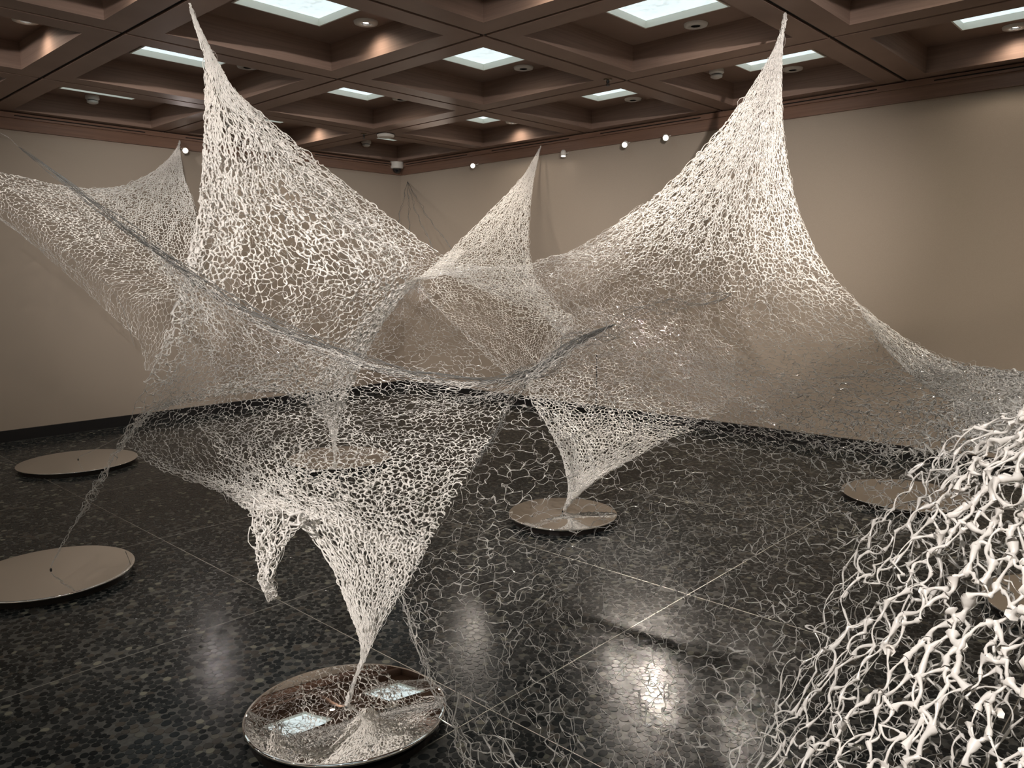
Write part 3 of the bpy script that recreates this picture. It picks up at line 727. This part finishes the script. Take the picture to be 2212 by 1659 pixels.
# --- front net: rope-like upper edge from the left, hanging over the floor
rope = [(40, 317, 7.6), (150, 400, 6.3), (300, 510, 5.3), (450, 620, 4.85), (600, 708, 4.65), (760, 770, 4.65), (900, 810, 4.65), (1050, 828, 4.7), (1150, 800, 4.8), (1230, 745, 5.0), (1330, 700, 5.2)]
net('net_apron', sc, [
 [(x, y, d, 1.5) for x, y, d in rope[2:]],
 [(315, 535, 5.20, 1.5), (460, 655, 4.75, 1.4), (620, 740, 4.60, 1.4), (800, 800, 4.60, 1.4), (950, 838, 4.57, 1.4), (1060, 846, 4.61, 1.4), (1180, 800, 4.75, 1.3)],
 [(385, 640, 5.00, 1.4), (500, 730, 4.65, 1.3), (660, 800, 4.50, 1.3), (850, 850, 4.46, 1.3), (1000, 862, 4.50, 1.3), (1125, 845, 4.66, 1.3)],
 [(380, 760, 4.80, 1.3), (500, 810, 4.50, 1), (660, 860, 4.30, 1.3), (850, 900, 4.10, 1.3), (1085, 900, 4.10, 1.5)],
 [(320, 870, 4.79, 1), (480, 885, 4.36, 1), (660, 915, 4.00, 1.5), (850, 950, 3.83, 1.6), (1050, 965, 3.75, 1.7)],
 [(270, 945, 4.82, 1), (460, 945, 4.22, 1), (650, 975, 3.71, 1.9), (830, 1010, 3.55, 2), (1015, 1020, 3.52, 2)],
 [(330, 1005, 4.56, 1), (480, 1020, 4.07, 1), (640, 1040, 3.47, 2.4), (800, 1075, 3.40, 2.6), (968, 1100, 3.36, 2.6)],
 [(470, 1060, 4.15, 1), (560, 1070, 3.53, 2.2), (680, 1095, 3.37, 2.9), (800, 1130, 3.34, 3.1), (930, 1170, 3.31, 3.1)],
 [(548, 1115, 3.55, 2.3), (600, 1108, 3.35, 3), (680, 1120, 3.35, 3.4), (790, 1170, 3.31, 3.5), (900, 1228, 3.25, 3.5)],
 ], 62, .036, seed=23, noedge=True, K=4, double=.3, curve=.16, label='front apron with a dark rope-like upper edge')
net('net_apron', sc, [
 [(420, 900, 4.68, 1.2), (650, 900, 4.22, 1.2), (850, 930, 4.05, 1.2), (1050, 950, 3.95, 1.4)],
 [(460, 960, 4.51, 1.3), (650, 975, 3.83, 1.6), (830, 1000, 3.70, 1.8), (1010, 1020, 3.64, 1.9)],
 [(520, 1030, 3.96, 1.8), (650, 1040, 3.59, 2.2), (800, 1070, 3.53, 2.4), (960, 1100, 3.48, 2.5)],
 [(556, 1090, 3.67, 2.3), (660, 1095, 3.49, 2.8), (790, 1130, 3.46, 2.9), (925, 1170, 3.43, 2.9)],
 [(575, 1140, 3.52, 2.6), (680, 1130, 3.46, 3), (780, 1180, 3.42, 3.1), (895, 1235, 3.30, 3.1)],
 ], 34, .042, seed=24, K=4)
foot_rows = [
 [(640, 1125, 3.33, 3.4), (720, 1120, 3.33, 3.4), (820, 1150, 3.30, 3.4), (925, 1180, 3.29, 3.4)],
 [(672, 1158, 3.31, 3.6), (740, 1180, 3.29, 3.5), (820, 1205, 3.28, 3.5), (900, 1228, 3.27, 3.4)],
 [(712, 1215, 3.27, 3.6), (770, 1235, 3.26, 3.5), (830, 1255, 3.25, 3.4), (877, 1268, 3.24, 3.4)],
 [(738, 1275, 3.24, 3.4), (785, 1290, 3.18, 3.4), (853, 1305, 3.19, 3.2)],
 [(760, 1335, 3.19, 3.2), (795, 1345, 3.14, 3.2), (825, 1352, 3.16, 3.0)],
 [(778, 1388, 3.16, 2.6), (797, 1392, 3.15, 2.6), (803, 1394, 3.15, 2.6)],
 [(776, 1430, 3.14, 2.2), (786, 1430, 3.13, 2.2)],
 [(760, 1480, 3.12, 1.8), (765, 1480, 3.12, 1.8)],
 [(752, 1517, 3.09, 1.8), (754, 1517, 3.09, 1.8)]]
net('net_foot', sc, foot_rows, 32, .026, seed=25, K=5, sides=4, puff=.6, fray=.004, label='long front foot tied to the nearest mirror')
net('net_foot', sc, [[(x + (4 if k == 0 else -4 if k == len(row) - 1 else 0), y, d + .07, r * .9) for k, (x, y, d, r) in enumerate(row)] for row in foot_rows[:6]], 26, .030, seed=26, K=4, sides=4, puff=.7, fray=.004)
# torn hanging tail
tail = [
 [(548, 1095, 3.48, 2.2), (600, 1100, 3.28, 2.8), (660, 1118, 3.18, 3.4)],
 [(549, 1140, 3.43, 2.4), (590, 1150, 3.23, 2.8), (640, 1146, 3.18, 3.6)],
 [(556, 1185, 3.36, 2.6), (585, 1188, 3.20, 2.8), (618, 1172, 3.18, 3.4)],
 [(563, 1222, 3.33, 2.4), (580, 1222, 3.20, 2.6), (602, 1212, 3.20, 2.8)],
 [(562, 1255, 3.30, 2.2), (575, 1255, 3.20, 2.4), (590, 1252, 3.23, 2.4)],
 [(572, 1280, 3.30, 2.2), (592, 1275, 3.23, 2.4)],
 [(580, 1296, 3.33, 1.8), (596, 1290, 3.28, 2.0)]]
net('net_tail', sc, tail, 12, .030, seed=27, K=5, sides=4, puff=.9, fray=.008, drop=.12, label='torn tail hanging loose above the floor')
net('net_tail', sc, [[(x, y, d + .08, r * .8) for x, y, d, r in row] for row in tail], 10, .034, seed=28, K=5, sides=4, puff=1.0, fray=.01, drop=.15)
# --- white foot on the central floor mirror
net('net_foot', sc, [
 [(1200, 690, 6.9, 1.50), (1330, 655, 6.8, 1.20), (1450, 670, 6.6, 1.10), (1590, 760, 6.2, 1.10)],
 [(1170, 770, 6.5, 1.70), (1290, 740, 6.5, 1.50), (1420, 745, 6.4, 1.30), (1580, 830, 6.1, 1.20)],
 [(1145, 830, 6.2, 2.38), (1260, 810, 6.2, 2.04), (1390, 820, 6.2, 1.70), (1560, 880, 6.0, 1.60)],
 [(1146, 862, 6.0, 3.23), (1240, 860, 6.0, 2.55), (1370, 868, 6.0, 2.21), (1520, 905, 5.9, 1.87)],
 [(1172, 902, 5.85, 3.74), (1240, 905, 5.8, 3.06), (1350, 912, 5.8, 2.72), (1470, 935, 5.8, 2.38)],
 [(1196, 945, 5.7, 3.91), (1250, 945, 5.6, 3.40), (1340, 948, 5.6, 3.23), (1420, 962, 5.7, 2.89)],
 [(1214, 985, 5.55, 4.08), (1260, 985, 5.45, 3.74), (1320, 988, 5.5, 3.57), (1372, 990, 5.6, 3.57)],
 [(1224, 1025, 5.4, 4.08), (1260, 1022, 5.35, 3.91), (1312, 1020, 5.4, 3.91)],
 [(1228, 1060, 5.3, 3.91), (1248, 1055, 5.25, 3.74), (1272, 1049, 5.28, 3.74)],
 [(1224, 1084, 5.25, 2.89), (1236, 1080, 5.25, 2.89)],
 [(1217, 1103, 5.2, 1.70), (1219, 1103, 5.2, 1.70)],
 ], 36, .034, seed=29, label='white pointed foot on the central mirror')
net('net_foot', sc, [
 [(1165, 880, 6.3, 2.4), (1300, 900, 6.3, 2.2), (1500, 930, 6.2, 2.0)],
 [(1196, 935, 6.0, 3.2), (1290, 930, 6.1, 2.8), (1440, 950, 6.1, 2.6)],
 [(1216, 990, 5.7, 3.6), (1280, 990, 5.8, 3.4), (1372, 988, 5.85, 3.4)],
 [(1228, 1050, 5.4, 3.6), (1280, 1045, 5.45, 3.6)],
 [(1219, 1100, 5.22, 2), (1221, 1100, 5.22, 2)],
 ], 24, .036, seed=30)
# tethers, and dark cords standing for shadow lines
cord('tether_and_shade_cord', sc, [at(406, -30, 5.4), at(412, 20, 5.4), at(424, 62, 5.38), at(436, 108, 5.36)], .0028, 5, spread=.004)
cord('tether_and_shade_cord', sc, [onplane(1697, 20, 2, CE + .03), at(1694, 50, 5.49), at(1684, 90, 5.46)], .003, 6, spread=.01)
cord('tether_and_shade_cord', sc, [at(190, 1085, 4.92), at(160, 1135, 4.93), at(134, 1178, 4.92), (-4.503, 1.236, .07)], .0012, 3, spread=.006, thick=.2)
cord('tether_and_shade_cord', sc, [at(232, 1010, 4.93), at(205, 1060, 4.92), at(160, 1135, 4.93)], .0013, 7, spread=.02, thick=.2)
cord('tether_and_shade_cord', sc, [at(285, 915, 4.95), at(262, 942, 6.2), (-7.181, 2.251, .07)], .0012, 2, spread=.003, thick=.2)
cord('tether_and_shade_cord', sc, [at(754, 1495, 3.1), at(750, 1520, 3.09), (-2.214, 1.503, .065)], .0035, 6, n=16, spread=.006, thick=.7)
cord('tether_and_shade_cord', sc, [at(723, 960, 6.96), (-5.606, 3.83, .07)], .004, 3, spread=.004)
cord('rope_edge', sc, [at(*p) for p in rope], .0017, 14, n=90, spread=.034, thick=.0, wob=.003, label='dark twisted rope-like edge')
cord('tether_and_shade_cord', sc, [np.array([XL, 1.9, 3.02]), at(0, 288, 8.2), at(40, 317, 7.6)], .0012, 1, thick=.2)
cord('fold_edge', sc, [at(1330, 700, 5.2), at(1240, 745, 5.0), at(1150, 808, 4.8), at(1111, 857, 4.68), at(1060, 950, 3.98), at(1015, 1025, 3.7)], .0016, 8, n=60, spread=.02, thick=.0, wob=.003)
cord('rope_edge', sc, [at(1100, 815, 4.7), at(1180, 785, 4.85), at(1300, 715, 5.15), at(1430, 665, 5.2), at(1580, 635, 5.15)], .0011, 9, n=60, spread=.07, thick=.0, wob=.005)
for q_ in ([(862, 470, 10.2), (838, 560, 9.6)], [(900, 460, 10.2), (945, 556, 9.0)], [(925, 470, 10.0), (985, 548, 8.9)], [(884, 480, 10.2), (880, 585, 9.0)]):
    cord('tether_and_shade_cord', sc, [onplane(880, 392, 1, YR - .004)] + [at(*p) for p in q_], .0022, 2, n=26, spread=.012, thick=.0, wob=.004)  # dark cords put in the corner for the shadow lines of the net
cord('hem', sc, [at(868, 1285, 3.2), at(925, 1450, 2.6), at(1010, 1640, 2.2), at(1050, 1760, 2.0)], .0012, 5, n=70, spread=.012, thick=.25, wob=.004, label='loose hem of clear strands at the floor')
cord('tether_and_shade_cord', sc, [at(1167, 322, 9.56), onplane(1169, 312, 1, YR - .03)], .003, 3, spread=.004)

# --- separate pinkish net by the left wall
nl = tag(empty('wall_net', (0, 0, 0)), 'smaller white net hung across the left wall behind the tall left peak', 'net')
net('net_sheet', nl, [
 [(387, 312, 9.62, 1.60)],
 [(362, 345, 9.55, 3.60), (378, 345, 9.5, 3.60), (392, 345, 9.5, 3.60)],
 [(318, 378, 9.3, 4.00), (360, 380, 9.2, 4.00), (399, 385, 9.2, 4.00)],
 [(250, 404, 8.8, 4.00), (330, 425, 8.8, 4.00), (420, 440, 8.8, 4.00)],
 [(160, 405, 8.3, 3.68), (290, 470, 8.3, 3.68), (430, 500, 8.4, 3.68)],
 [(70, 388, 7.9, 3.04), (230, 495, 7.9, 3.52), (430, 580, 8.2, 3.52)],
 [(-40, 368, 7.5, 1.92), (150, 500, 7.6, 2.88), (400, 640, 8.0, 2.88)],
 [(-60, 400, 7.4, 1.60), (110, 510, 7.5, 1.76), (330, 660, 7.9, 1.92)],
 [(-60, 430, 7.4, 1.30), (100, 530, 7.5, 1.30), (300, 680, 7.9, 1.50)],
 [(0, 470, 7.4, 1.30), (120, 570, 7.6, 1.30), (300, 735, 7.9, 1.50)],
 ], 56, .040, seed=31, label='pinkish white sheet tied to the left fascia')
net('net_corner', nl, [
 [(300, 640, 7.8, 1.6), (400, 620, 7.8, 2.0)],
 [(300, 700, 7.8, 1.5), (380, 700, 7.8, 1.6)],
 [(306, 750, 7.8, 1.5), (355, 760, 7.8, 1.4)],
 [(314, 800, 7.8, 1.3), (325, 800, 7.8, 1.3)]], 9, .05, seed=32)
cord('tether_and_shade_cord', nl, [onplane(388, 303, 0, XL + .045), at(387, 315, 9.62), at(380, 335, 9.55)], .003, 4, spread=.01)
cord('tether_and_shade_cord', nl, [at(290, 748, 9.0), at(252, 640, 8.6), at(160, 560, 8.2), at(60, 480, 8.0), at(-30, 440, 7.8)], .0015, 2, spread=.004, thick=.1)  # thin grey cord standing for the net's shadow lines on the left wall
print('NET TRIS', TRI[0])
